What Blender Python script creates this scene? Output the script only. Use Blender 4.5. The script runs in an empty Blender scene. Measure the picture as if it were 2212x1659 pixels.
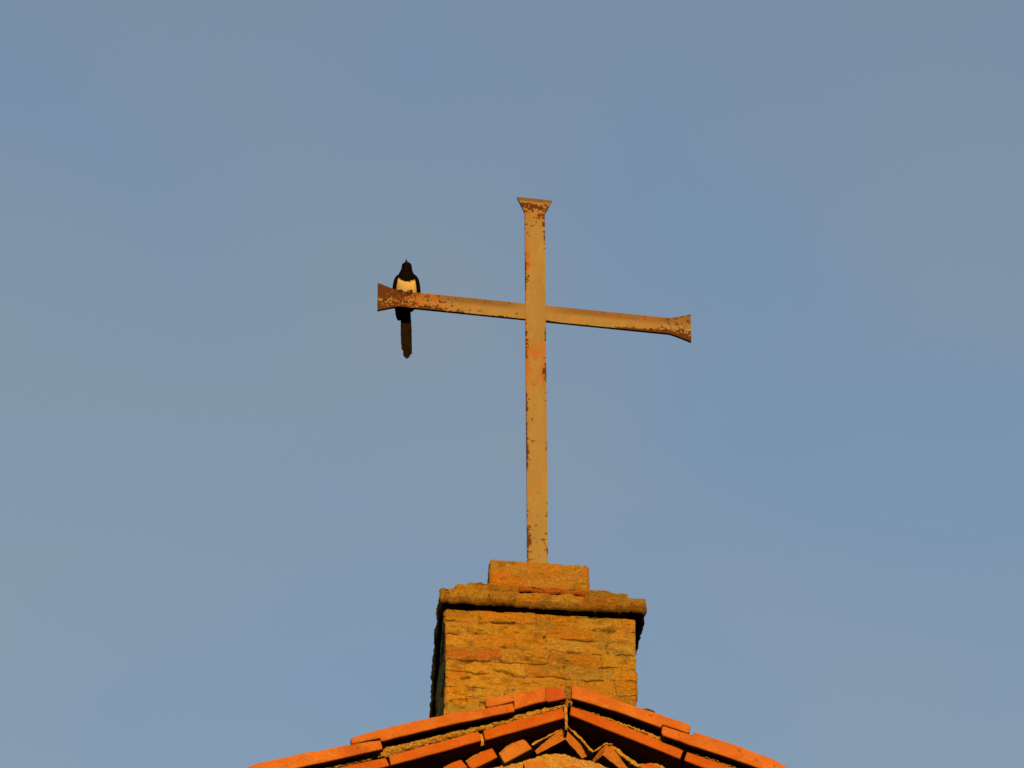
import bpy, bmesh, math, random
import numpy as np
from mathutils import Vector, Matrix
random.seed(7)
R = math.radians
SC = bpy.context.scene
COL = SC.collection

# ------------------------------------------------------------------ camera
ELEV, AZ, DIST, S = R(40.0), R(6.0), 30.0, 0.0018      # S: metres per picture unit at the cross
W2, H2 = 2212.0, 1659.0
VIEW = Vector((math.sin(AZ) * math.cos(ELEV), math.cos(AZ) * math.cos(ELEV), math.sin(ELEV)))
RIGHT = Vector((math.cos(AZ), -math.sin(AZ), 0))
UP = RIGHT.cross(VIEW)
CAMPOS = Vector((-2.39, -22.8, 1.6))
cam_d = bpy.data.cameras.new('camera')
cam = bpy.data.objects.new('camera', cam_d)
COL.objects.link(cam)
cam.location = CAMPOS
cam.rotation_euler = Matrix((RIGHT, UP, -VIEW)).transposed().to_euler()
cam_d.sensor_width = 36.0
cam_d.lens = 36.0 * DIST / (W2 * S)
cam_d.clip_start, cam_d.clip_end = 0.5, 5000
SC.camera = cam

# ------------------------------------------------------------------ sky, sun, exposure
SUN_EL, SUN_X = R(6.0), 0.03
sun_dir = Vector((SUN_X, -1.0, math.tan(SUN_EL))).normalized()
w = bpy.data.worlds.new('World')
SC.world = w
w.use_nodes = True
nt = w.node_tree
nt.nodes.clear()
def nd(t, kind, **kw):
    n = t.nodes.new(kind)
    for k, v in kw.items():
        setattr(n, k, v)
    return n
out = nd(nt, 'ShaderNodeOutputWorld')
bg = nd(nt, 'ShaderNodeBackground')
bg.inputs['Strength'].default_value = 0.085
sky = nd(nt, 'ShaderNodeTexSky', sky_type='NISHITA', sun_disc=False)
sky.sun_elevation = SUN_EL
sky.sun_rotation = math.pi
sky.air_density, sky.dust_density, sky.ozone_density = 1.0, 0.2, 1.0
tc = nd(nt, 'ShaderNodeTexCoord')
mp = nd(nt, 'ShaderNodeMapping')
mp.inputs['Rotation'].default_value = (0, R(35), R(20))
mp.inputs['Scale'].default_value = (9, 9, 19)
nz = nd(nt, 'ShaderNodeTexNoise')
nz.inputs['Scale'].default_value = 1.0
nz.inputs['Detail'].default_value = 2.5
nz.inputs['Roughness'].default_value = 0.45
nz.inputs['Distortion'].default_value = 0.6
rp = nd(nt, 'ShaderNodeMapRange')
rp.inputs['From Min'].default_value = 0.30
rp.inputs['From Max'].default_value = 0.72
L = nt.links.new
L(tc.outputs['Generated'], mp.inputs['Vector'])
L(mp.outputs[0], nz.inputs['Vector'])
L(nz.outputs['Fac'], rp.inputs['Value'])
hs = nd(nt, 'ShaderNodeHueSaturation')
hs.inputs['Hue'].default_value = 0.502
sat = nd(nt, 'ShaderNodeMapRange')
sat.inputs['To Min'].default_value, sat.inputs['To Max'].default_value = 1.06, 1.0
L(rp.outputs[0], sat.inputs['Value'])
L(sat.outputs[0], hs.inputs['Saturation'])
L(sky.outputs[0], hs.inputs['Color'])
# northern sky brightened by an added gradient, keeping ambient light from elsewhere weaker
vd = nd(nt, 'ShaderNodeVectorMath', operation='DOT_PRODUCT')
vd.inputs[1].default_value = Vector((0.0, 0.80, 0.60)).normalized()
L(tc.outputs['Generated'], vd.inputs[0])
vr = nd(nt, 'ShaderNodeMapRange', interpolation_type='SMOOTHSTEP')
vr.inputs['From Min'].default_value, vr.inputs['From Max'].default_value = 0.2, 0.95
vr.inputs['To Min'].default_value, vr.inputs['To Max'].default_value = 1.0, 1.92
L(vd.outputs['Value'], vr.inputs['Value'])
L(vr.outputs[0], hs.inputs['Value'])
cm = nd(nt, 'ShaderNodeMix', data_type='RGBA', blend_type='MULTIPLY')
cm.inputs[0].default_value = 1.0
ct = nd(nt, 'ShaderNodeMix', data_type='RGBA')
ct.inputs[6].default_value = (1.05, 0.985, 1.02, 1)
ct.inputs[7].default_value = (1.20, 1.022, 0.905, 1)
L(rp.outputs[0], ct.inputs[0])
L(ct.outputs[2], cm.inputs[7])
L(hs.outputs[0], cm.inputs[6])
L(cm.outputs[2], bg.inputs['Color'])
L(bg.outputs[0], out.inputs['Surface'])

sl = bpy.data.lights.new('sun', 'SUN')
sl.energy = 3.2
sl.angle = R(0.5)
sl.color = (1.0, 0.46, 0.04)
so = bpy.data.objects.new('sun', sl)
COL.objects.link(so)
so.rotation_euler = sun_dir.to_track_quat('Z', 'Y').to_euler()
so.location = (0, -20, 40)
SC.view_settings.view_transform = 'Standard'
SC.view_settings.look = 'None'
SC.view_settings.exposure = 0.55
SC.view_settings.gamma = 1.0
SC.cycles.diffuse_bounces = 0

# ------------------------------------------------------------------ helpers
def P(u, v, y):
    """the point of the vertical plane Y = y seen at picture position (u, v)"""
    d = VIEW * DIST + RIGHT * ((u - W2 / 2) * S) + UP * ((H2 / 2 - v) * S)
    return CAMPOS + d * ((y - CAMPOS.y) / d.y)
def c2(x, y): return (912.5 + .2376 * x, 1189.0 + .2376 * y)
def c3(x, y): return (525.4 + .27495 * x, 1448.9 + .27495 * y)
def c4(x, y): return (995.4 + .325 * x, 1448.9 + .325 * y)

def tag(o, label=None, cat=None, group=None, kind=None):
    if label: o['label'] = label
    if cat: o['category'] = cat
    if group: o['group'] = group
    if kind: o['kind'] = kind
    return o
def empty(name, loc, rz=0.0):
    o = bpy.data.objects.new(name, None)
    COL.objects.link(o)
    o.location = loc
    o.rotation_euler = (0, 0, rz)
    o.empty_display_size = 0.1
    return o
def to_obj(name, verts, faces, m, parent=None, col=None, smooth=False, attrs=None, local=False):
    """links ONE mesh object; verts are in world space unless local"""
    me = bpy.data.meshes.new(name)
    verts = np.asarray(verts, dtype=float)
    if parent is not None and not local:
        loc = np.array(parent.location)
        a = -parent.rotation_euler.z
        v = verts - loc
        x = v[:, 0] * math.cos(a) - v[:, 1] * math.sin(a)
        y = v[:, 0] * math.sin(a) + v[:, 1] * math.cos(a)
        verts = np.stack([x, y, v[:, 2]], 1)
    me.from_pydata(verts.tolist(), [], [list(map(int, f)) for f in faces])
    if col is not None:
        ca = me.color_attributes.new('col', 'FLOAT_COLOR', 'POINT')
        c = np.ones((len(verts), 4))
        c[:, :3] = col
        ca.data.foreach_set('color', c.ravel())
    if attrs:
        for k, a in attrs.items():
            at = me.attributes.new(k, 'FLOAT', 'POINT')
            at.data.foreach_set('value', np.asarray(a, dtype=float).ravel())
    bm = bmesh.new()
    bm.from_mesh(me)
    bmesh.ops.recalc_face_normals(bm, faces=bm.faces)
    bm.to_mesh(me)
    bm.free()
    if smooth:
        me.polygons.foreach_set('use_smooth', [True] * len(me.polygons))
    me.materials.append(m)
    o = bpy.data.objects.new(name, me)
    COL.objects.link(o)
    if parent is not None:
        o.parent = parent
    return o

def vnoise(p):
    p = np.asarray(p, dtype=float)
    i = np.floor(p).astype(np.int64)
    f = p - i
    f = f * f * (3 - 2 * f)
    def h(ix, iy, iz):
        n = (ix * 374761393 + iy * 668265263 + iz * 2147483647 + 1013904223) & 0xFFFFFFFF
        n = ((n ^ (n >> 13)) * 1274126177) & 0xFFFFFFFF
        n = ((n ^ (n >> 16)) * 2246822519) & 0xFFFFFFFF
        return ((n ^ (n >> 15)) & 0xFFFF) / 65535.0
    r = 0
    for dx in (0, 1):
        for dy in (0, 1):
            for dz in (0, 1):
                wgt = (f[:, 0] if dx else 1 - f[:, 0]) * (f[:, 1] if dy else 1 - f[:, 1]) * (f[:, 2] if dz else 1 - f[:, 2])
                r = r + wgt * h(i[:, 0] + dx, i[:, 1] + dy, i[:, 2] + dz)
    return r
def fbm(p, scale, octv=4, gain=0.5):
    p = np.asarray(p, dtype=float) * scale
    a, t, s = 1.0, 0.0, 0.0
    for k in range(octv):
        t = t + a * vnoise(p + 17.3 * k)
        s += a
        a *= gain
        p = p * 2.03
    return t / s
def sstep(a, b, x):
    t = np.clip((x - a) / (b - a), 0, 1)
    return t * t * (3 - 2 * t)
def lerp(a, b, t): return a + (b - a) * t

# ------------------------------------------------------------------ materials
def mat(name):
    m = bpy.data.materials.new(name)
    m.use_nodes = True
    t = m.node_tree
    b = t.nodes['Principled BSDF']
    return m, t, b
def noise_node(t, scale, detail=4, rough=0.6, coord='Object', stretch=None):
    tcn = nd(t, 'ShaderNodeTexCoord')
    n = nd(t, 'ShaderNodeTexNoise')
    n.inputs['Scale'].default_value = scale
    n.inputs['Detail'].default_value = detail
    n.inputs['Roughness'].default_value = rough
    src = tcn.outputs[coord]
    if stretch:
        mm = nd(t, 'ShaderNodeMapping')
        mm.inputs['Scale'].default_value = stretch
        t.links.new(src, mm.inputs['Vector'])
        src = mm.outputs[0]
    t.links.new(src, n.inputs['Vector'])
    return n.outputs['Fac']
def math_n(t, op, a, b=None, clamp=False):
    n = nd(t, 'ShaderNodeMath', operation=op, use_clamp=clamp)
    for i, x in enumerate((a, b)):
        if x is None: continue
        if isinstance(x, (int, float)): n.inputs[i].default_value = x
        else: t.links.new(x, n.inputs[i])
    return n.outputs[0]
def mrange(t, x, a, b, c=0.0, d=1.0):
    n = nd(t, 'ShaderNodeMapRange')
    for k, v in (('From Min', a), ('From Max', b), ('To Min', c), ('To Max', d)):
        n.inputs[k].default_value = v
    t.links.new(x, n.inputs['Value'])
    return n.outputs[0]
def mix(t, f, a, b, blend='MIX'):
    n = nd(t, 'ShaderNodeMix', data_type='RGBA', blend_type=blend)
    for sock, x in ((n.inputs[0], f), (n.inputs[6], a), (n.inputs[7], b)):
        if isinstance(x, (int, float)): sock.default_value = x
        elif isinstance(x, tuple): sock.default_value = (*x, 1) if len(x) == 3 else x
        else: t.links.new(x, sock)
    return n.outputs[2]
def bump(t, b, h, strength, dist):
    n = nd(t, 'ShaderNodeBump')
    n.inputs['Strength'].default_value = strength
    n.inputs['Distance'].default_value = dist
    t.links.new(h, n.inputs['Height'])
    t.links.new(n.outputs[0], b.inputs['Normal'])
def attr(t, name):
    n = nd(t, 'ShaderNodeAttribute', attribute_name=name)
    return n

# old masonry: the colour of each brick, joint and lichen patch is a vertex attribute
M_BRICK, t, b = mat('weathered_brick')
c = attr(t, 'col').outputs['Color']
f = noise_node(t, 260, 5, 0.7)
g = noise_node(t, 60, 4, 0.65)
c = mix(t, mrange(t, f, .3, .7), mix(t, 1.0, c, (.58, .55, .46), 'MULTIPLY'), mix(t, 1.0, c, (1.40, 1.36, 1.15), 'MULTIPLY'))
c = mix(t, mrange(t, g, .60, .72, 0, .45), c, (.46, .40, .15))
sp = noise_node(t, 140, 4, 0.7)
c = mix(t, mrange(t, sp, .58, .68, 0, .6), c, (.17, .115, .04))
c = mix(t, mrange(t, sp, .40, .30, 0, .5), c, (.60, .45, .20))
t.links.new(c, b.inputs['Base Color'])
b.inputs['Roughness'].default_value = 0.95
b.inputs['Specular IOR Level'].default_value = 0.1
bump(t, b, math_n(t, 'ADD', math_n(t, 'ADD', f, g), sp), 0.8, 0.008)

M_MORTAR, t, b = mat('sandy_mortar')
f = noise_node(t, 150, 5, 0.7)
g = noise_node(t, 22, 4, 0.6)
c = mix(t, mrange(t, f, .3, .7), (.40, .27, .09), (.74, .53, .23))
c = mix(t, mrange(t, g, .45, .65, 0, .5), c, (.46, .24, .07))
t.links.new(c, b.inputs['Base Color'])
b.inputs['Roughness'].default_value = 0.95
b.inputs['Specular IOR Level'].default_value = 0.1
bump(t, b, f, 0.8, 0.006)

def terracotta(name, c0, c1, dust):
    m, t, b = mat(name)
    a = noise_node(t, 7, 5, 0.6)
    f = noise_node(t, 120, 4, 0.6)
    d = noise_node(t, 16, 5, 0.65)
    c = mix(t, mrange(t, a, .32, .68), c0, c1)
    c = mix(t, mrange(t, d, .50, .70, 0, .7), c, dust)
    c = mix(t, mrange(t, f, .35, .7), mix(t, 1.0, c, (.78, .75, .72), 'MULTIPLY'), c)
    k = noise_node(t, 45, 3, 0.5)
    c = mix(t, mrange(t, k, .64, .72, 0, .6), c, (.12, .07, .04))
    t.links.new(c, b.inputs['Base Color'])
    b.inputs['Roughness'].default_value = 0.85
    b.inputs['Specular IOR Level'].default_value = 0.2
    bump(t, b, f, 0.35, 0.003)
    return m
M_TILE = terracotta('terracotta_tile', (.45, .145, .034), (.64, .24, .068), (.60, .30, .11))
M_REDTILE = terracotta('red_terracotta', (.42, .11, .035), (.50, .15, .05), (.45, .2, .08))
M_CORN = terracotta('orange_cornice_brick', (.48, .135, .022), (.57, .175, .032), (.52, .21, .06))
M_DENT = terracotta('ochre_dentil_brick', (.50, .21, .06), (.56, .27, .09), (.55, .33, .13))

# rusty painted metal: paint, dirt, painted facet shade and rust driven by attributes on the mesh
M_METAL, t, b = mat('rusty_painted_metal')
rust = attr(t, 'rust').outputs['Fac']
dirt_shade = attr(t, 'dirt_shade').outputs['Fac']
stain = attr(t, 'stain').outputs['Fac']
n1 = math_n(t, 'ADD', math_n(t, 'MULTIPLY', noise_node(t, 48, 5, 0.6), .55), math_n(t, 'MULTIPLY', noise_node(t, 120, 4, 0.6), .45))
n2 = noise_node(t, 14, 4, 0.6, stretch=(1, 1, .35))
n3 = noise_node(t, 180, 3, 0.6)
n4 = noise_node(t, 75, 5, 0.7, stretch=(1, 1, .4))
paint = mix(t, mrange(t, n2, .35, .65), (.275, .242, .135), (.33, .288, .165))
paint = mix(t, mrange(t, n3, .3, .7, 0, .25), paint, (.20, .15, .07))
paint = mix(t, math_n(t, 'MULTIPLY', dirt_shade, mrange(t, n2, .2, .7, .55, 1.0), True), paint, (.135, .085, .035))
st = math_n(t, 'ADD', stain, n4)
st = mrange(t, st, .63, .85)
paint = mix(t, math_n(t, 'MULTIPLY', st, .85), paint, (.36, .14, .03))
rm = math_n(t, 'ADD', rust, n1)
rm = mrange(t, rm, .635, .665)
rc = mix(t, mrange(t, n3, .35, .65), (.062, .027, .014), (.115, .05, .024))
c = mix(t, rm, paint, rc)
t.links.new(c, b.inputs['Base Color'])
t.links.new(mrange(t, rm, 0, 1, .5, .9), b.inputs['Roughness'])
b.inputs['Specular IOR Level'].default_value = 0.25
bump(t, b, math_n(t, 'ADD', math_n(t, 'MULTIPLY', rm, -.6), n3), 0.35, 0.002)

def plain(name, col, rough, spec=0.3, nscale=200, var=0.25):
    m, t, b = mat(name)
    f = noise_node(t, nscale, 4, 0.6)
    c = mix(t, mrange(t, f, .3, .7), tuple(x * (1 - var) for x in col), tuple(x * (1 + var) for x in col))
    t.links.new(c, b.inputs['Base Color'])
    b.inputs['Roughness'].default_value = rough
    b.inputs['Specular IOR Level'].default_value = spec
    bump(t, b, f, 0.4, 0.002)
    return m
M_BLACK = plain('black_feathers', (.005, .004, .004), .8, .03, 350, .4)
M_TAIL = plain('dark_tail_feathers', (.011, .007, .006), .7, .07, 90, .8)
M_BEAK = plain('black_beak', (.02, .018, .016), .45, .3)
M_EYE = plain('dark_eye', (.006, .005, .005), .1, .5)
M_LEG = plain('dark_scaly_leg', (.025, .02, .018), .6, .3)
M_MOSS = plain('dark_moss', (.07, .055, .03), .95, .1, 120, .5)
M_OLDMORTAR = plain('mossy_old_mortar', (.24, .17, .06), .95, .1, 90, .5)
M_GROUND = plain('dry_grass_ground', (.045, .042, .022), .95, .1, 3, .3)
M_WALL = plain('dark_rubble_wall', (.13, .10, .065), .95, .1, 18, .2)
M_BODY, t, b = mat('magpie_plumage')
c = attr(t, 'col').outputs['Color']
f = noise_node(t, 300, 4, 0.6, stretch=(1, 1, .3))
c = mix(t, mrange(t, f, .3, .7), mix(t, 1.0, c, (.8, .78, .75), 'MULTIPLY'), c)
t.links.new(c, b.inputs['Base Color'])
b.inputs['Roughness'].default_value = 0.75
b.inputs['Specular IOR Level'].default_value = 0.05
bump(t, b, f, 0.4, 0.002)

# ------------------------------------------------------------------ ground
gv = [(-1500, -1500, 0), (1500, -1500, 0), (1500, 1500, 0), (-1500, 1500, 0)]
tag(to_obj('ground', gv, [(0, 1, 2, 3)], M_GROUND), kind='structure')

hv, hf = [], []  # unseen dark ring, added to block the bright sky glow near the horizon
NH = 240
for i in range(NH):
    a_ = 2 * math.pi * i / NH
    q_ = np.array([[math.cos(a_) * 2.2, math.sin(a_) * 2.2, 3.0]])
    top_ = 78 + 45 * float(fbm(q_, 1.6, 4)[0])
    for r_, z_ in ((900, -1), (1050, top_ * .55), (1200, top_), (1420, -1)):
        hv.append((math.cos(a_) * r_, math.sin(a_) * r_, z_))
for i in range(NH):
    for k in range(3):
        i2 = (i + 1) % NH
        hf.append((i * 4 + k, i2 * 4 + k, i2 * 4 + k + 1, i * 4 + k + 1))
tag(to_obj('horizon_blocker', hv, hf, M_GROUND, smooth=True), kind='structure')

# ------------------------------------------------------------------ masonry blocks
def ring_block(name, bot, top, m, parent, ds, dz, surf, rnd=0.01, fill_noise=0.004, crnd=None):
    """a rough block: rings of points round four sides, closed on top and below.
    surf(k, s, h, pos) -> (outward offset, colour) for the points of a ring"""
    bot = [np.array(p, dtype=float) for p in bot]
    top = [np.array(p, dtype=float) for p in top]
    crnd = rnd if crnd is None else crnd
    ks, fr, ss, nrm, dc = [], [], [], [], []
    s0 = 0.0
    cen = sum(bot) / 4
    for k in range(4):
        a, b_ = bot[k], bot[(k + 1) % 4]
        ln = np.linalg.norm(b_ - a)
        n = max(3, int(ln / ds[k]))
        d = (b_ - a) / ln
        nn = np.array([d[1], -d[0], 0])
        if np.dot(nn, (a + b_) / 2 - cen) < 0: nn = -nn
        for i in range(n):
            x = i / n
            ks.append(k); fr.append(x); ss.append(s0 + x * ln); nrm.append(nn); dc.append(min(x, 1 - x) * ln)
        s0 += ln
    ks, fr, ss, dc = map(np.array, (ks, fr, ss, dc))
    nrm = np.array(nrm)
    N = len(ks)
    for i in range(N):
        if fr[i] == 0:
            q = nrm[i] + nrm[i - 1]
            nrm[i] = q / np.linalg.norm(q)
    H = np.linalg.norm(top[0] - bot[0])
    rows = max(3, int(H / dz))
    verts, cols = [], []
    B = np.array([bot[k] * (1 - x) + bot[(k + 1) % 4] * x for k, x in zip(ks, fr)])
    T = np.array([top[k] * (1 - x) + top[(k + 1) % 4] * x for k, x in zip(ks, fr)])
    def rr(d, r):
        q = np.clip(r - d, 0, r)
        return r - np.sqrt(np.maximum(r * r - q * q, 0))
    for j in range(rows + 1):
        tt = j / rows
        pos = B + (T - B) * tt
        h = tt * H
        o, c = surf(ks, ss, h, pos)
        o = o - rr(dc, crnd) - rr(np.full(N, min(h, H - h)), rnd)
        verts.append(pos + nrm * o[:, None])
        cols.append(c)
    V = list(verts)
    C = list(cols)
    faces = []
    for j in range(rows):
        for i in range(N):
            i2 = (i + 1) % N
            faces.append((j * N + i, j * N + i2, (j + 1) * N + i2, (j + 1) * N + i))
    base = (rows + 1) * N
    for ring, c in ((verts[-1], cols[-1]), (verts[0], cols[0])):
        start = rows * N if ring is verts[-1] else 0
        cc = ring.mean(0)
        prev = start
        for sc_ in (.93, .8, .6, .35, .12):
            q = cc + (ring - cc) * sc_
            q[:, 2] += (fbm(q, 30, 3) - .5) * fill_noise * 2
            V.append(q); C.append(c)
            for i in range(N):
                i2 = (i + 1) % N
                faces.append((prev + i, prev + i2, base + i2, base + i))
            prev = base
            base += N
        V.append(cc[None, :]); C.append(c.mean(0)[None, :])
        for i in range(N):
            faces.append((prev + i, prev + (i + 1) % N, base))
        base += 1
    return to_obj(name, np.concatenate(V), faces, m, parent, np.concatenate(C), smooth=False)

PAL = np.array([1.12, 1.20, 1.0]) * np.array([(.44, .27, .075), (.47, .255, .06), (.38, .28, .105), (.46, .30, .08), (.42, .22, .055), (.36, .27, .12), (.45, .31, .11)])
def lichen(pos, c, amt=1.0):
    a = fbm(pos, 9, 4)
    b_ = fbm(pos + 31, 26, 4)
    y = sstep(.47, .62, a * .6 + b_ * .4)[:, None] * amt
    c = lerp(c, np.array([.45, .29, .045]), y * .7)
    g = sstep(.56, .68, fbm(pos + 57, 14, 4))[:, None] * amt
    c = lerp(c, np.array([.30, .235, .09]), g * .7)
    o = sstep(.58, .66, fbm(pos + 91, 11, 4))[:, None] * amt
    c = lerp(c, np.array([.55, .245, .035]), o * .45)
    p = sstep(.66, .73, fbm(pos + 12, 80, 3))[:, None] * amt
    c = lerp(c, np.array([.56, .42, .17]), p * .6)
    d = sstep(.60, .70, fbm(pos * np.array([.6, .6, 1.4]) + 23, 34, 4))[:, None] * amt
    c = lerp(c, np.array([.23, .15, .05]), d * .55)
    return c
def brick_surf(heights, seed, blen, depth, spread):
    edges = np.concatenate([[0], np.cumsum(heights)])
    rng = random.Random(seed)
    lay = []
    for i in range(len(heights) + 1):
        x, xs = -rng.random() * .15, []
        while x < 4:
            xs.append(x)
            x += rng.uniform(*blen)
        n = len(xs)
        lay.append((np.array(xs), np.array([rng.uniform(-1, 1) for _ in range(n)]), np.array([rng.randrange(len(PAL)) for _ in range(n)]),
                    np.array([rng.random() for _ in range(n)]), np.array([rng.random() < .03 for _ in range(n)])))
    def surf(ks, ss, h, pos):
        wz = (fbm(pos + seed, 7, 3) - .5) * .035 + (fbm(pos + 3, 40, 4) - .5) * .016
        wx = (fbm(pos + 8 + seed, 25, 3) - .5) * .03
        z = h + wz
        ci = np.clip(np.searchsorted(edges, z) - 1, 0, len(heights) - 1)
        dlow = np.abs(z - edges[ci]); dup = np.abs(edges[ci + 1] - z)
        o = np.zeros(len(ss)); c = np.zeros((len(ss), 3)); jw = np.zeros(len(ss)); jh = np.zeros(len(ss)); jv = np.zeros(len(ss))
        for i in np.unique(ci):
            mk = ci == i
            xs, off, pal, rnd_, red = lay[i]
            x = ss[mk] + wx[mk]
            bi = np.clip(np.searchsorted(xs, x) - 1, 0, len(xs) - 2)
            dx = np.minimum(x - xs[bi], xs[bi + 1] - x)
            o[mk] = off[bi] * spread
            cc = PAL[pal[bi]] * (0.85 + .3 * rnd_[bi])[:, None]
            cc[red[bi]] = (.45, .20, .06)
            c[mk] = cc
            dz_ = np.minimum(dlow[mk], dup[mk])
            jh[mk] = 1 - sstep(.001, .005, dz_)
            jv[mk] = 1 - sstep(.0015, .006, dx)
            jw[mk] = 1 - sstep(.002, .011, np.minimum(dx * .8, dz_))
        # a joint is open only in places; level joints more often than upright ones
        openh = sstep(.52, .60, fbm(pos * np.array([.6, .6, 1.5]) + 40 + seed, 14, 3))
        openv = sstep(.58, .66, fbm(pos + 140 + seed, 16, 3))
        crack = np.maximum(jh * openh, jv * openv)
        o = o - crack * depth * .65
        o = o + (fbm(pos * np.array([.35, .35, 1.5]) + 5, 42, 4) - .5) * .009 + (fbm(pos + 9, 90, 4) - .5) * .008
        pit = sstep(.60, .80, fbm(pos * np.array([.55, .55, 1.3]) + 77, 20, 5, .62))
        o = o - pit * .012
        fillm = 1 - crack
        mc = np.array([.43, .33, .15])
        c = lerp(c, mc, (jw * (.15 + .25 * fillm))[:, None])
        c = lichen(pos, c)
        c = c * (.86 + .28 * fbm(pos + 2, 120, 2))[:, None]
        return o, c
    return surf

YP = 0.06           # front face of the pedestal
ped = empty('brick_pedestal', P(1165, 1560, YP + .36))
tag(ped, 'square weathered brick pedestal with overhanging cap and stone block, rising behind the tiled gable', 'pedestal')
def sidedir(a): return Vector((a, 1, 0))
DEP = .74
fl_t, fr_t = P(961.5, 1306, YP), P(1374, 1334, YP - .012)
fl_b, fr_b = P(962, 1600, YP), P(1378, 1625, YP - .012)
zt = (fl_t.z + fr_t.z) / 2
zb = min(fl_b.z, fr_b.z) - .25
def at_z(p, z): return Vector((p.x, p.y, z))
def quad(fl, fr, depth, la=.045, ra=.0):
    return [fl, fr, fr + sidedir(ra) * depth, fl + sidedir(la) * depth]
bot = quad(at_z(fl_b, zb), at_z(fr_b, zb), DEP)
top = quad(at_z(fl_t, zt + .012), at_z(fr_t, zt + .012), DEP)
hts = []
rg = random.Random(4)
while sum(hts) < (zt - zb) + .1: hts.append(rg.uniform(.055, .078))
ring_block('shaft', bot, top, M_BRICK, ped, (.0028, .006, .02, .007), .0022, brick_surf(hts, 11, (.13, .27), .013, .005), rnd=.003, crnd=.012)

def cap_surf(seed, blen, depth):
    f0 = brick_surf([.5], seed, blen, depth, .004)
    def surf(ks, ss, h, pos):
        o, c = f0(ks, ss, h + .2, pos)
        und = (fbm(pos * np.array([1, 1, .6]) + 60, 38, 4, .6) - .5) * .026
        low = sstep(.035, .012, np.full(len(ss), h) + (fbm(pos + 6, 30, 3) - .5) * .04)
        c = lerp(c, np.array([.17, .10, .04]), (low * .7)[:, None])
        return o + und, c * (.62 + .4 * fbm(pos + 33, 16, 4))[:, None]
    return surf
# cap course
a, b_ = P(950, 1266, YP - .043), P(1396, 1293, YP - .055)
zc1 = (a.z + b_.z) / 2
a2, b2 = P(950, 1298, YP - .043), P(1396, 1323, YP - .055)
zc0 = (a2.z + b2.z) / 2
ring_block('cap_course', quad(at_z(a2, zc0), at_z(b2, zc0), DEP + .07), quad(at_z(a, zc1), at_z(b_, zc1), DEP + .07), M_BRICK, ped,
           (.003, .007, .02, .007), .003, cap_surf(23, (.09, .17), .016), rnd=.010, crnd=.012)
# thin tile layers on the cap, stepping up to the stone block
def layer(name, x0, x1, v0, y, hgt, depth, seed, m=M_BRICK, red=False):
    p, q = P(x0, v0, y), P(x1, v0 + (x1 - x0) * .058, y)
    z1 = (p.z + q.z) / 2
    f0 = cap_surf(seed, (.12, .26), .012)
    def surf(ks, ss, h, pos):
        o, c = f0(ks, ss, h, pos)
        if red:
            c = lerp(np.array([.46, .15, .045]) + 0 * c, c, .25)
        return o, c
    return ring_block(name, quad(at_z(p, z1 - hgt), at_z(q, z1 - hgt), depth), quad(at_z(p, z1), at_z(q, z1), depth), m, ped,
                      (.003, .008, .02, .008), .003, surf, rnd=.006, crnd=.008)
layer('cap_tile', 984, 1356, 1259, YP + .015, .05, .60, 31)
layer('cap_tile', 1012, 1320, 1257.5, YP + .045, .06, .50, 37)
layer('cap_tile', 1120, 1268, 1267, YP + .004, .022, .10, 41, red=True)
# stone block that holds the cross
YB = YP + .19
p, q = P(1058, 1206, YB), P(1273, 1221, YB)
z1 = (p.z + q.z) / 2
p0, q0 = P(1052, 1300, YB), P(1275, 1315, YB)
zz0 = zc1
def stone_surf(ks, ss, h, pos):
    o = (fbm(pos + 4, 40, 4) - .5) * .010 + (fbm(pos + 1, 170, 3) - .5) * .006
    c = np.zeros((len(ss), 3)) + np.array([.43, .29, .09])
    c = lichen(pos + 3, c, 1.0)
    c = lerp(c, np.array([.52, .23, .035]), (sstep(.48, .62, fbm(pos + 70, 8, 3)) * .75)[:, None])
    return o, c * (.8 + .4 * fbm(pos + 2, 120, 2))[:, None]
ring_block('stone_block', quad(at_z(p0, zz0 - .03), at_z(q0, zz0 - .03), .36), quad(at_z(p, z1), at_z(q, z1), .36), M_BRICK, ped,
           (.003, .006, .02, .006), .003, stone_surf, rnd=.012, crnd=.016)

# ------------------------------------------------------------------ metal cross
YC = YB + .18
THK = .011
ctr = P(1154.5, 676, YC)
base_z = z1 - .01
YAW = R(2.8)
cross = empty('metal_cross', Vector((ctr.x + .004, YC, base_z)), YAW)
tag(cross, 'tall rusty beige painted metal cross with flared ends, standing on the stone block', 'cross')
CZ = ctr.z - base_z
HW = 23 * S * .985
def rect_front(sec, bias, name, seed):
    """flat bar: sec = list of (centre x, centre z, across x, across z, half width) stations; front grid, thin sides, plain back"""
    M_ = 13
    V, Rr, D_, St = [], [], [], []
    n = len(sec)
    for (cx, cz, ax, az, hw) in sec:
        for j in range(M_):
            k = -1 + 2 * j / (M_ - 1)
            e = max(0, abs(k) - .93) / .07
            y = -THK / 2 + .0006 * e
            x, z = cx + ax * hw * k, cz + az * hw * k
            V.append((x, y, z))
            r, d, s_ = bias(x, z, k, hw)
            Rr.append(r); D_.append(d); St.append(s_)
        for k in (1, -1):
            V.append((cx + ax * hw * k, THK / 2, cz + az * hw * k))
            r, d, s_ = bias(cx + ax * hw * k, cz + az * hw * k, k, hw)
            Rr.append(r); D_.append(d); St.append(s_)
    q = M_ + 2
    F = []
    for i in range(n - 1):
        for j in range(q):
            j2 = (j + 1) % q
            F.append((i * q + j, i * q + j2, (i + 1) * q + j2, (i + 1) * q + j))
    F.append(tuple(range(q)))
    F.append(tuple((n - 1) * q + j for j in range(q)))
    to_obj(name, V, F, M_METAL, cross, attrs={'rust': Rr, 'dirt_shade': D_, 'stain': St}, local=True)
def bump1(x, c, w_): return math.exp(-((x - c) / w_) ** 2)
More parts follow.
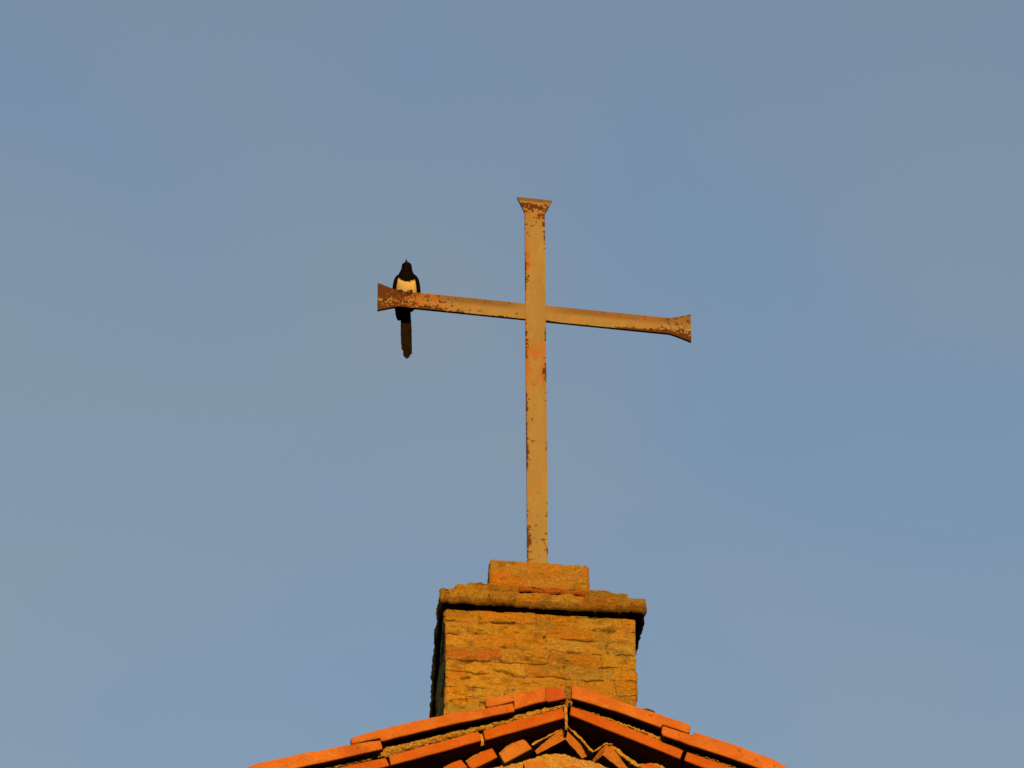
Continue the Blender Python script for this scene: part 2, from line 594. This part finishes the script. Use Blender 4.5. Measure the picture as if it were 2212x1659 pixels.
XL, XR = -341 * S * 1.034, 337.5 * S * 1.034
FL = 47 * S * 1.034
ZT = (P(1154, 431, YC).z - ctr.z)
def bias_arm(x, z, k, hw):
    low = max(0, -k)
    wob = float(vnoise(np.array([[x * 16 + 3, k * .8, 2.0]]))[0])
    end_l = bump1(x, XL, .16)
    r = .035 + .30 * low ** 4 * (wob ** 1.5) + end_l * (.165 - .06 * abs(k - .2)) + .16 * bump1(x, XL + .06, .10) * max(0, k)
    r += .14 * bump1(x, XL + .20, .10) * low ** 2 + .05 * bump1(x, XL + .30, .1) * (1 - abs(k))
    r += .17 * bump1(x, XR - .02, .12) * (.35 + low) + .18 * bump1(x, XR - .17, .13) * low ** 4
    if x > 0: r -= .07 * bump1(x, .12, .14)
    r -= .10 * max(0, 1 - abs(x) / .07)
    d = float(np.clip((k + .05) / .5, 0, 1)) * (.85 - .85 * max(0, 1 - abs(x) / .13))
    st_ = .10 + .22 * bump1(x, XL + .15, .13) + .07 * bump1(x, XR - .2, .12) * max(0, k + .4) + .12 * bump1(x, .09, .05) * bump1(k, 0.2, .6)
    return r, d, st_
def bias_post(x, z, k, hw):
    zz = z - CZ
    edge = abs(k)
    wob = float(vnoise(np.array([[zz * 9 + 5, 2.0 + 3 * (k > 0), 7.0]]))[0])
    r = .030 + .26 * edge ** 5 * wob ** 2
    r += .20 * bump1(zz, ZT - .19, .055) * max(0, k) ** 4
    r += .14 * bump1(zz, ZT - .09, .05) * (.4 + .6 * max(0, k))
    r += .14 * bump1(zz, -.29, .06) * max(0, k) ** 3 + .12 * bump1(zz, ZT - .42, .14) * max(0, -k) ** 4
    r += .15 * bump1(zz, -1.16, .05) * (.3 + .7 * max(0, -k)) + .12 * bump1(zz, -1.22, .05) * edge ** 2
    r -= .25 * bump1(zz, 0, .06)
    st_ = .06 + .22 * bump1(zz, -.19, .05) + .16 * bump1(zz, -.32, .08) + .2 * bump1(zz, ZT - .33, .1) * max(0, .3 - k) + .16 * bump1(zz, ZT - .07, .06)
    st_ += .14 * max(0, -k) ** 3
    return r, .0, st_
def bias_top(x, z, k, hw):
    t_ = (z - CZ - (ZT - .078)) / .078
    r, d, s_ = bias_post(x, z, k, hw)
    return .10 + .10 * bump1(t_, .45, .3) - .22 * sstep(.68, .75, t_), float(sstep(.70, .78, t_)) * 1.0, .22 - .3 * float(sstep(.66, .72, t_))  # top band darkened in the colour to imitate the shading of a bevel facet
def steps(a, b_, d): return np.linspace(a, b_, max(2, int(abs(b_ - a) / d) + 1))
lean = .0043
def px(z): return -lean * (z - CZ)
rect_front([(px(z), z, 1, 0, HW * (1 + .0)) for z in steps(0, CZ + ZT - .078, .006)], bias_post, 'post', 1)
ft = []
for t_ in np.linspace(0, 1, 12):
    z = CZ + ZT - .078 + .078 * t_
    ft.append((px(z), z, 1, 0, lerp(HW, .0715, t_ ** 1.04)))
rect_front(ft, bias_top, 'flared_end', 2)
AH = HW * .99
rect_front([(x, CZ, 0, 1, AH) for x in steps(-HW - .0005, XL + FL, .006)], bias_arm, 'arm', 3)
rect_front([(x, CZ, 0, 1, AH) for x in steps(HW + .0005, XR - FL, .006)], bias_arm, 'arm', 4)
for sgn, xe in ((-1, XL), (1, XR)):
    st_ = []
    for t_ in np.linspace(0, 1, 13):
        x = xe - sgn * FL * (1 - t_)
        st_.append((x, CZ, 0, 1, lerp(AH, .0715, t_ ** 1.15)))
    rect_front(st_, bias_arm, 'flared_end', 5)

# ------------------------------------------------------------------ magpie
BU = 876.5
bp = P(BU, 637, YC)
cx_ = -(1154.5 - BU + 1.5) * S * 1.034
bird_w = Vector((cross.location.x + cx_ * math.cos(YAW), cross.location.y + cx_ * math.sin(YAW), base_z + CZ + AH + .001))
bird = empty('magpie', bird_w, -AZ)
tag(bird, 'black and white magpie with long dark tail perched on the left arm of the cross', 'bird')
BIRD_H = -.009
def loft(stations, n=20, side=lambda a: 1.0):
    """stations: (x, f, h, rx, rn); spine in the f/h plane (forward is -Y)"""
    ctrs = np.array([(s[0], -s[1], s[2] + BIRD_H) for s in stations], dtype=float)
    tan = np.gradient(ctrs, axis=0)
    V = []
    for c, tn, s in zip(ctrs, tan, stations):
        tn = tn / np.linalg.norm(tn)
        ex = np.array([1.0, 0, 0])
        ex = ex - tn * np.dot(ex, tn)
        ex /= np.linalg.norm(ex)
        en = np.cross(ex, tn)
        for i in range(n):
            a_ = 2 * math.pi * i / n
            V.append(c + ex * s[3] * math.cos(a_) + en * s[4] * math.sin(a_))
    F = []
    m_ = len(stations)
    for j in range(m_ - 1):
        for i in range(n):
            F.append((j * n + i, j * n + (i + 1) % n, (j + 1) * n + (i + 1) % n, (j + 1) * n + i))
    F.append(tuple(range(n)))
    F.append(tuple((m_ - 1) * n + i for i in range(n)))
    return np.array(V), F
def resample(st, k):
    st = np.array(st, dtype=float)
    n = len(st)
    d = np.concatenate([[0], np.cumsum(np.linalg.norm(np.diff(st[:, :3], axis=0), axis=1))])
    q = np.linspace(0, d[-1], k)
    o = []
    for x in q:                       # Catmull-Rom through the stations
        i = min(max(np.searchsorted(d, x) - 1, 0), n - 2)
        u = (x - d[i]) / (d[i + 1] - d[i])
        p0, p1, p2, p3 = st[max(i - 1, 0)], st[i], st[i + 1], st[min(i + 2, n - 1)]
        o.append(.5 * (2 * p1 + (p2 - p0) * u + (2 * p0 - 5 * p1 + 4 * p2 - p3) * u * u + (3 * p1 - p0 - 3 * p2 + p3) * u ** 3))
    o = np.array(o)
    o[:, 3:] = np.maximum(o[:, 3:], .0012)
    return o
spine = [(-.003, -.078, -.060, .006, .005), (-.003, -.068, -.036, .022, .011), (-.002, -.057, -.014, .032, .019), (0, -.043, .006, .038, .027), (0, -.024, .030, .0445, .036),
         (0, -.002, .055, .0440, .040), (0, .012, .074, .037, .037), (0, .020, .090, .029, .030), (.001, .026, .104, .0225, .024),
         (.001, .029, .115, .0208, .022), (.001, .030, .1245, .0188, .0185), (.001, .030, .1315, .0130, .0125), (.001, .030, .135, .003, .003)]
V, F = loft(resample(spine, 60), 40)
ap = -.643 * V[:, 1] + .766 * (V[:, 2] - BIRD_H)
x = V[:, 0]
rag = (fbm(V, 260, 3) - .5) * .010
lim = .048 + .016 * np.clip(np.abs(x - .006) / .036, 0, 1) ** 2
front = (-V[:, 1] * .766 - (V[:, 2] - .045) * .643) > -.012
wm = sstep(.0, .003, lim + rag - ap) * sstep(-.07, -.05, ap) * front * sstep(.045, .042, np.abs(x) + rag * .4)
colr = lerp(np.array([.004, .0033, .003]), np.array([.93, .88, .72]), wm[:, None])
to_obj('body', V, F, M_BODY, bird, colr, True, local=True)
for sg in (-1, 1):
    tip = -.028 if sg < 0 else .010
    wst = [(sg * .026, .026, .080, .004, .006), (sg * .0385, .014, .066, .009, .019), (sg * .0465, -.010, .044, .009, .027),
           (sg * .0485, -.034, .018, .0075, .028), (sg * .043, -.055, -.010, .006, .024), (lerp(sg * .043, tip, .7), -.078, -.036, .0115 if sg < 0 else .007, .017),
           (tip, -.092, -.052, .0105 if sg < 0 else .004, .008), (tip - sg * .001, -.096, -.058, .005 if sg < 0 else .002, .003)]
    if sg > 0: wst = wst[:-3] + [(.024, -.070, -.026, .004, .010), (.021, -.074, -.031, .002, .003)]
    V, F = loft(resample(wst, 36), 20)
    to_obj('wing', V, F, M_BLACK, bird, None, True, local=True)
# graduated tail: overlapping feathers, the middle pair longest
TV, TF = [], []
tb, te = np.array([-.005, .052, .022 + BIRD_H]), np.array([.003, .1435, -.218 + BIRD_H])
tax = (te - tb)
tl = np.linalg.norm(tax); tax = tax / tl
nrm_ = np.array([0, -tax[2], tax[1]]); nrm_ /= np.linalg.norm(nrm_)
if nrm_[1] > 0: nrm_ = -nrm_
feathers = [(0.0, 1.0, .0085, 0), (-.003, .985, .008, .0012), (.005, .955, .011, .0012), (-.006, .885, .010, .0024), (.007, .87, .010, .0024), (-.009, .80, .009, .0036), (.009, .74, .009, .0036), (-.011, .66, .008, .0048), (.011, .60, .008, .0048)]
for off, ln, wd, lay_ in feathers:
    n = 26
    st0 = len(TV)
    for i in range(n):
        q_ = i / (n - 1)
        wq = wd * 1.48 * (.62 + .38 * sstep(0, .35, q_)) * math.sqrt(max(0.002, 1 - max(0, (q_ - .95) / .05) ** 2))
        cpos = tb + tax * tl * ln * q_ + np.array([off * (.55 + .45 * q_), 0, 0]) + nrm_ * (lay_ + .002 * math.sin(q_ * 3))
        for dx, dn in ((-1, 0), (-.5, .0007), (0, .0012), (.5, .0007), (1, 0), (0, -.0006)):
            TV.append(cpos + np.array([dx * wq, 0, 0]) + nrm_ * dn)
    for i in range(n - 1):
        for j in range(6):
            TF.append((st0 + i * 6 + j, st0 + i * 6 + (j + 1) % 6, st0 + (i + 1) * 6 + (j + 1) % 6, st0 + (i + 1) * 6 + j))
    TF.append(tuple(st0 + j for j in range(6)))
    TF.append(tuple(st0 + (n - 1) * 6 + j for j in range(6)))
to_obj('tail', TV, TF, M_TAIL, bird, None, False, local=True)
V, F = loft(resample([(.0005, .038, .1155, .0080, .0085), (.0, .048, .1185, .0062, .0068), (-.0005, .058, .1205, .0044, .0048), (-.001, .067, .1213, .0022, .0024), (-.001, .070, .1212, .0012, .0012)], 14), 12)
to_obj('beak', V, F, M_BEAK, bird, None, True, local=True)
for sg in (-1, 1):
    bm = bmesh.new()
    bmesh.ops.create_uvsphere(bm, u_segments=12, v_segments=8, radius=.0030)
    bm.transform(Matrix.Translation((sg * .0150, -.0385, .1215 + BIRD_H)))
    to_obj('eye', [v.co[:] for v in bm.verts], [[v.index for v in f_.verts] for f_ in bm.faces], M_EYE, bird, None, True, local=True)
    bm.free()
def tube(pts, rad, n=8):
    V, F = [], []
    pts = [Vector(p_) for p_ in pts]
    for i, p_ in enumerate(pts):
        tn = (pts[min(i + 1, len(pts) - 1)] - pts[max(i - 1, 0)]).normalized()
        ex = tn.orthogonal().normalized()
        ey = tn.cross(ex)
        for k in range(n):
            a_ = 2 * math.pi * k / n
            V.append(tuple(p_ + (ex * math.cos(a_) + ey * math.sin(a_)) * rad[i]))
    for i in range(len(pts) - 1):
        for k in range(n):
            F.append((i * n + k, i * n + (k + 1) % n, (i + 1) * n + (k + 1) % n, (i + 1) * n + k))
    F.append(tuple(range(n))); F.append(tuple((len(pts) - 1) * n + k for k in range(n)))
    return V, F
for sx in (-.024, .015):
    V, F = [], []
    zoff = -(sx) * math.tan(YAW + AZ) * 0
    def addt(pts, rad):
        v_, f_ = tube(pts, rad)
        o_ = len(V)
        V.extend(v_); F.extend([tuple(i + o_ for i in q_) for q_ in f_])
    addt([(sx * .8, .012, .030), (sx, .006, .016), (sx, .0, .004)], [.005, .003, .0028])
    for dx in (-.008, 0, .008):
        addt([(sx, 0, .004), (sx + dx * .6, -.007, .0045), (sx + dx, -.0115, -.001), (sx + dx, -.0118, -.010), (sx + dx, -.0105, -.015)], [.0028, .0026, .0024, .002, .0008])
    addt([(sx, 0, .004), (sx, .008, .0035), (sx, .012, -.006)], [.0026, .0022, .001])
    to_obj('leg', V, F, M_LEG, bird, None, True, local=True)

# ------------------------------------------------------------------ church gable: tiles, cornice, dentils, mortar, wall, roof
YT, YS, YD, YW = -.178, -.135, -.075, .085
apex = P(1231, 1481, YT)
church = empty('church_building', Vector((apex.x, YW, 0)))
tag(church, 'church with orange tiled gable, stepped verge tiles and toothed brick cornice below the pedestal', 'church')
def slab(name, poly, y, depth, m, conv, jit=.0015, bev=.005, label=None, seed=0, top=None):
    pts3 = [P(*conv(*q_), y) for q_ in poly]
    den = []
    n = len(pts3)
    for i in range(n):
        a_, b_ = pts3[i], pts3[(i + 1) % n]
        k = max(1, int((b_ - a_).length / .02))
        for j in range(k):
            den.append(a_.lerp(b_, j / k))
    den = np.array([d_[:] for d_ in den])
    den[:, 0] += (fbm(den + seed, 18, 3) - .5) * jit * 4
    den[:, 2] += (fbm(den + 9 + seed, 18, 3) - .5) * jit * 4
    bm = bmesh.new()
    fv = [bm.verts.new(d_) for d_ in den]
    f_ = bm.faces.new(fv)
    ext = bmesh.ops.extrude_face_region(bm, geom=[f_])
    bv = [g_ for g_ in ext['geom'] if isinstance(g_, bmesh.types.BMVert)]
    for v_ in bv: v_.co.y += depth if top is None else .022
    bm.faces.ensure_lookup_table()
    bmesh.ops.recalc_face_normals(bm, faces=bm.faces)
    fe = [e_ for e_ in bm.edges if all(abs(v_.co.y - y) < 1e-5 for v_ in e_.verts)]
    bmesh.ops.bevel(bm, geom=fe, offset=bev, segments=2, profile=.5, affect='EDGES')
    bm.verts.ensure_lookup_table()
    bm.verts.index_update()
    V = [v_.co[:] for v_ in bm.verts]
    F = [[v_.index for v_ in q_.verts] for q_ in bm.faces]
    bm.free()
    if top is not None:                # the tile's plate runs back from the flange, hollow below
        ch = []
        for i in range(len(top) - 1):
            for j in range(6): ch.append((lerp(top[i][0], top[i + 1][0], j / 6), lerp(top[i][1], top[i + 1][1], j / 6)))
        ch.append(top[-1])
        o_ = len(V)
        for q_ in ch:
            u_, v2 = conv(*q_)
            for dv, dy in ((3, .012), (12, .012), (12, depth), (3, depth)):
                p_ = P(u_, v2 + dv, y)
                V.append((p_.x, p_.y + dy, p_.z))
        n = len(ch)
        for i in range(n - 1):
            for j in range(4): F.append((o_ + i * 4 + j, o_ + i * 4 + (j + 1) % 4, o_ + i * 4 + 4 + (j + 1) % 4, o_ + i * 4 + 4 + j))
        F.append(tuple(o_ + j for j in range(4))); F.append(tuple(o_ + (n - 1) * 4 + j for j in range(4)))
    o = to_obj(name, V, F, m, church)
    if label: o['label'] = label
    return o
I2 = lambda x, y: (x, y)
def sh(poly, dx, dy, conv): return [(conv(*q_)[0] + dx, conv(*q_)[1] + dy) for q_ in poly]
TD = .33
L1T = [(30, 752), (95, 728), (500, 640), (850, 573), (1078, 540)]
L2T = [(862, 520), (1030, 468), (1300, 404), (1600, 340), (1900, 292), (2118, 252)]
L3T = [(604, 1345), (860, 1290), (1118, 1240)]
L3bT = [(1122, 1240), (1200, 1238), (1262, 1250)]
R1T = [(760, 96), (960, 165), (1170, 236), (1350, 296), (1512, 348)]
R2T = [(1352, 366), (1505, 414), (1552, 404), (1800, 482), (2080, 584), (2190, 652)]
L1 = [(30, 752), (95, 728), (500, 640), (850, 573), (1078, 540), (1098, 600), (1095, 612), (900, 655), (640, 714), (400, 766), (250, 800), (100, 835), (20, 852)]
L2 = [(846, 528), (862, 520), (1030, 468), (1300, 404), (1600, 340), (1900, 292), (2118, 252), (2134, 300), (2130, 318), (1700, 406), (1400, 474), (1102, 548), (1082, 548), (1074, 526), (862, 572), (848, 566)]
L3 = [(577, 1362), (604, 1345), (860, 1290), (1118, 1240), (1118, 1365), (980, 1398), (850, 1440), (838, 1436), (832, 1368), (610, 1425), (580, 1420)]
L3b = [(1122, 1240), (1200, 1238), (1262, 1250), (1302, 1285), (1306, 1340), (1220, 1362), (1150, 1372), (1122, 1362)]
R1 = [(737, 92), (760, 96), (960, 165), (1170, 236), (1350, 296), (1512, 348), (1531, 366), (1522, 408), (1505, 410), (1345, 356), (1330, 374), (1100, 290), (900, 226), (735, 180)]
R2 = [(1341, 372), (1352, 366), (1505, 414), (1540, 424), (1552, 404), (1800, 482), (2080, 584), (2190, 652), (2180, 700), (2100, 690), (1990, 650), (1760, 568), (1530, 492), (1350, 430), (1336, 412)]
slab('verge_tile', L1, YT, TD, M_TILE, c3, seed=1, top=L1T)
slab('verge_tile', L2, YT - .004, TD, M_TILE, c3, seed=2, top=L2T)
slab('verge_tile', L3, YT - .002, TD, M_TILE, c2, seed=3, top=L3T)
slab('verge_tile', L3b, YT + .004, TD, M_REDTILE, c2, seed=4, top=L3bT, label='short dark red broken verge tile at the ridge')
slab('verge_tile', R1, YT - .004, TD, M_TILE, c4, seed=5, top=R1T)
slab('verge_tile', R2, YT, TD, M_TILE, c4, seed=6, top=R2T)
slab('verge_tile', sh(L1, -265, 72, c3), YT + .004, TD, M_TILE, I2, seed=7, top=sh(L1T, -265, 72, c3))
slab('verge_tile', sh(R2, 255, 99, c4), YT + .004, TD, M_TILE, I2, seed=8, top=sh(R2T, 255, 99, c4))
S1 = [(146, 396), (400, 318), (676, 243), (692, 296), (690, 312), (420, 388), (162, 460)]
S2 = [(1140, 668), (1500, 566), (1840, 474), (1856, 486), (1872, 545), (1500, 650), (1158, 740)]
S3 = [(560, 806), (720, 764), (1112, 680), (1126, 690), (1150, 742), (900, 806), (580, 886)]
T1 = [(733, 232), (760, 240), (840, 266), (1060, 352), (1290, 446), (1482, 526), (1458, 584), (1200, 480), (960, 385), (726, 290)]
T2 = [(1506, 535), (1660, 586), (1830, 648), (2100, 760), (2080, 820), (1800, 715), (1484, 592)]
slab('cornice_brick', S1, YS, .24, M_CORN, c4, seed=11)
slab('cornice_brick', S2, YS - .004, .24, M_CORN, c3, seed=12)
slab('cornice_brick', S3, YS, .24, M_CORN, c3, seed=13)
slab('cornice_brick', T1, YS - .004, .24, M_CORN, c4, seed=14)
slab('cornice_brick', T2, YS, .24, M_CORN, c4, seed=15)
slab('cornice_brick', sh(S3, -170, 45, c3), YS + .003, .24, M_CORN, I2, seed=16)
DT = [[(258, 556), (330, 490), (402, 440), (440, 470), (472, 515), (380, 566), (290, 612)],
      [(42, 604), (120, 552), (206, 503), (246, 570), (160, 616), (84, 650), (60, 640)],
      [(-120, 640), (-60, 610), (0, 588), (44, 640), (-40, 690), (-100, 700)]]
for i, q_ in enumerate(DT):
    slab('dentil_brick', q_, YD, .14, M_CORN if i else M_DENT, c4, jit=.002, seed=20 + i)
# the toothed bricks at the ridge stand corner outwards: two faces meeting in an edge
def tooth(pl, pr, yb, m, seed):
    """pl / pr: quads (outer top, inner top, inner bottom, outer bottom); the inner edge stands proud"""
    V, F = [], []
    n = 26
    def grid(qd, ya, yc, flip):
        o_ = len(V)
        for i in range(n + 1):
            for j in range(n + 1):
                s_, t_ = i / n, j / n
                u_ = lerp(lerp(qd[0][0], qd[1][0], s_), lerp(qd[3][0], qd[2][0], s_), t_)
                v_ = lerp(lerp(qd[0][1], qd[1][1], s_), lerp(qd[3][1], qd[2][1], s_), t_)
                V.append(P(*c4(u_, v_), lerp(ya, yc, s_))[:])
        for i in range(n):
            for j in range(n):
                F.append((o_ + i * (n + 1) + j, o_ + (i + 1) * (n + 1) + j, o_ + (i + 1) * (n + 1) + j + 1, o_ + i * (n + 1) + j + 1))
        return o_
    for qd in (pl, pr):
        o_ = grid(qd, yb, YD - .01, False)
        # top and bottom return to the wall
        for jj in (0, n):
            row = [o_ + i * (n + 1) + jj for i in range(n + 1)]
            b0 = len(V)
            for r_ in row:
                V.append((V[r_][0], YW + .03, V[r_][2]))
            for i in range(n):
                F.append((row[i], row[i + 1], b0 + i + 1, b0 + i))
        row = [o_ + j for j in range(n + 1)]
        b0 = len(V)
        for r_ in row: V.append((V[r_][0], YW + .03, V[r_][2]))
        for j in range(n): F.append((row[j], row[j + 1], b0 + j + 1, b0 + j))
    V = np.array(V)
    V[:, 2] += (fbm(V + seed, 60, 4) - .5) * .006
    V[:, 1] += (fbm(V + seed + 8, 90, 4) - .5) * .005
    o = to_obj('dentil_brick', V, F, m, church)
    return o
tooth([(468, 492), (692, 384), (696, 456), (506, 556)], [(862, 556), (692, 384), (696, 456), (806, 582)], YD + .045, M_DENT, 1)
tooth([(868, 588), (966, 488), (946, 562), (888, 608)], [(1200, 650), (966, 488), (946, 562), (1110, 690)], YD + .05, M_DENT, 2)
slab('dentil_brick', [(1185, 626), (1260, 608), (1330, 640), (1420, 700), (1340, 730), (1240, 700)], YD, .14, M_CORN, c4, jit=.002, seed=30)

def rough_strip(name, topl, botl, y, conv, ds=.0035, amp=.014, bulge=.01, back=.12, m=M_MORTAR, seed=0, yfun=None):
    """rough mortar between two polylines of the facade; solid, running back into the wall"""
    def poly(pl, k):
        pl = [conv(*q_) for q_ in pl]
        pl = np.array(pl, dtype=float)
        d = np.concatenate([[0], np.cumsum(np.linalg.norm(np.diff(pl, axis=0), axis=1))])
        x_ = np.linspace(0, d[-1], k)
        return np.stack([np.interp(x_, d, pl[:, 0]), np.interp(x_, d, pl[:, 1])], 1)
    a0 = np.array([conv(*q_) for q_ in topl], dtype=float)
    ln = np.linalg.norm(np.diff(a0, axis=0), axis=1).sum() * S
    n = int(ln / ds)
    A, B = poly(topl, n + 1), poly(botl, n + 1)
    hgt = np.linalg.norm(A - B, axis=1).max() * S / .766
    k = max(4, int(hgt / ds))
    V = []
    for i in range(n + 1):
        for j in range(k + 1):
            t_ = j / k
            uv = A[i] * (1 - t_) + B[i] * t_
            V.append(P(uv[0], uv[1], y - bulge * math.sin(math.pi * t_))[:])
    V = np.array(V)
    nn = (fbm(V + seed, 40, 3) - .5) * .55 + (fbm(V + seed + 5, 130, 3, .7) - .5) * .75
    V[:, 1] -= nn * amp * 2
    V[:, 2] += (fbm(V + 15 + seed, 80, 3) - .5) * amp * 1.0
    q = k + 1
    F = [(i * q + j, (i + 1) * q + j, (i + 1) * q + j + 1, i * q + j + 1) for i in range(n) for j in range(k)]
    base = len(V)
    bk = []
    for i in range(n + 1):
        for jj in (0, k):
            p_ = V[i * q + jj]
            bk.append((p_[0], p_[1] + back, p_[2]))
    V = np.concatenate([V, np.array(bk)])
    for i in range(n):
        F.append((i * q, (i + 1) * q, base + (i + 1) * 2, base + i * 2))
        F.append((i * q + k, (i + 1) * q + k, base + (i + 1) * 2 + 1, base + i * 2 + 1))
    return to_obj(name, V, F, m, church)
YM = YS + .006
rough_strip('mortar_bed', [(355, 279), (476, 246), (564, 225), (690, 208)], [(355, 340), (520, 300), (690, 248)], YM, c4, seed=1)
rough_strip('mortar_bed', [(560, 768), (900, 682), (1092, 645), (1112, 592), (1300, 558), (1500, 503), (1900, 412), (2160, 338)], [(560, 812), (1130, 672), (1500, 568), (1850, 478), (2200, 392)], YM, c3, seed=2)
rough_strip('mortar_bed', [(735, 232), (820, 256), (1000, 318), (1290, 426), (1340, 450), (1530, 528), (1760, 604), (1990, 700)], [(735, 245), (830, 272), (1000, 340), (1290, 456), (1340, 478), (1530, 552), (1760, 632), (1990, 720)], YM, c4, seed=3)
rough_strip('mortar_joint', [(694, 100), (738, 100)], [(692, 250), (732, 250)], YS + .06, c4, ds=.004, amp=.012, m=M_OLDMORTAR, seed=4)
rough_strip('mortar_joint', [(684, 235), (706, 240)], [(696, 390), (712, 390)], YS + .004, c4, ds=.004, amp=.012, seed=14)
rough_strip('mortar_joint', [(112, 404), (150, 394)], [(130, 500), (162, 496)], YS + .03, c4, ds=.004, amp=.006, seed=5)
# mortar over and between the toothed bricks
YQ = YD + .012
rough_strip('mortar_bed', [(470, 482), (560, 440), (640, 395), (690, 362), (730, 366)], [(478, 500), (570, 450), (648, 410), (691, 388), (720, 386)], YQ, c4, ds=.004, amp=.008, seed=6)
rough_strip('mortar_bed', [(722, 370), (790, 430), (880, 530), (960, 478), (1020, 482)], [(716, 386), (795, 470), (874, 555), (960, 494), (1000, 505)], YQ, c4, ds=.004, amp=.010, seed=7)
rough_strip('mortar_bed', [(1000, 482), (1080, 545), (1180, 618), (1300, 612), (1400, 668)], [(985, 510), (1070, 580), (1170, 650), (1300, 640), (1400, 700)], YQ, c4, ds=.004, amp=.010, seed=8)
rough_strip('mortar_bed', [(252, 548), (330, 480), (404, 432)], [(262, 566), (335, 500), (410, 450)], YQ, c4, ds=.004, amp=.006, seed=9)
rough_strip('mortar_bed', [(30, 598), (120, 542), (205, 496)], [(44, 616), (125, 562), (212, 512)], YQ, c4, ds=.004, amp=.006, seed=10)
rough_strip('mortar_bed', [(-80, 690), (180, 652), (380, 612), (500, 572), (610, 550), (700, 556), (790, 590), (880, 606), (1000, 650), (1200, 760)],
            [(-80, 800), (180, 800), (380, 800), (500, 800), (610, 800), (700, 800), (790, 800), (880, 800), (1000, 800), (1200, 830)], YD + .03, c4, ds=.004, amp=.010, bulge=.008, seed=11)
slab('dentil_brick', [(420, 610), (470, 590), (560, 596), (610, 650), (560, 690), (440, 680)], YD - .02, .1, M_DENT, c4, jit=.003, seed=40)
slab('dentil_brick', [(690, 640), (740, 622), (800, 634), (840, 680), (780, 720), (700, 700)], YD - .02, .1, M_CORN, c4, jit=.003, seed=41)

# wall, side walls, roof
SL = .413
rz = apex.z - .05
HWID, LEN = 3.0, 9.0
ax_ = apex.x
def wall_prof(dy): return [(ax_ - HWID, dy, 0), (ax_ + HWID, dy, 0), (ax_ + HWID, dy, rz - .08 - SL * HWID), (ax_, dy, rz - .08), (ax_ - HWID, dy, rz - .08 - SL * HWID)]
V = wall_prof(YW) + wall_prof(YW + LEN)
F = [(0, 1, 2, 3, 4), (5, 6, 7, 8, 9), (0, 1, 6, 5), (1, 2, 7, 6), (4, 0, 5, 9), (2, 3, 8, 7), (3, 4, 9, 8)]
to_obj('wall', V, F, M_WALL, church)
V, F = [], []
ny, nx_ = 330, 16
for sg in (-1, 1):
    o_ = len(V)
    for j in range(ny + 1):
        y_ = -.10 + (LEN + .3) * j / ny
        for i in range(nx_ + 1):
            d_ = (HWID + .25) * i / nx_
            V.append((ax_ + sg * d_, y_, rz - .055 - SL * d_ + .05 * abs(math.sin(math.pi * (y_ + .1) / .22))))
    for j in range(ny):
        for i in range(nx_):
            a_ = o_ + j * (nx_ + 1) + i
            F.append((a_, a_ + 1, a_ + nx_ + 2, a_ + nx_ + 1))
to_obj('roof', V, F, M_TILE, church)
V, F = [], []
ys = np.arange(YP + DEP + .05, YW + LEN + .1, .1)
for j, y_ in enumerate(ys):
    for i in range(13):
        a_ = math.pi * i / 12
        r_ = .10 + .012 * ((j % 4) / 4)
        V.append((ax_ + math.cos(a_) * r_, y_, rz - .05 + math.sin(a_) * r_ * .8))
for j in range(len(ys) - 1):
    for i in range(12):
        F.append((j * 13 + i, j * 13 + i + 1, (j + 1) * 13 + i + 1, (j + 1) * 13 + i))
to_obj('ridge', V, F, M_TILE, church)

# moss clump on the right verge tile
mp_ = P(1398, 1540, YT + .08)
bm = bmesh.new()
bmesh.ops.create_icosphere(bm, subdivisions=4, radius=1)
V = np.array([v_.co[:] for v_ in bm.verts])
F = [[v_.index for v_ in f_.verts] for f_ in bm.faces]
bm.free()
rr_ = .75 + .6 * fbm(V + 5, 3, 4)
V = V * rr_[:, None] * np.array([.026, .018, .014])
V[:, 0] += 0
V = V + np.array(mp_)
tag(to_obj('moss_clump', V, F, M_MOSS), 'small dark moss clump on the right verge tile beside the pedestal', 'moss')
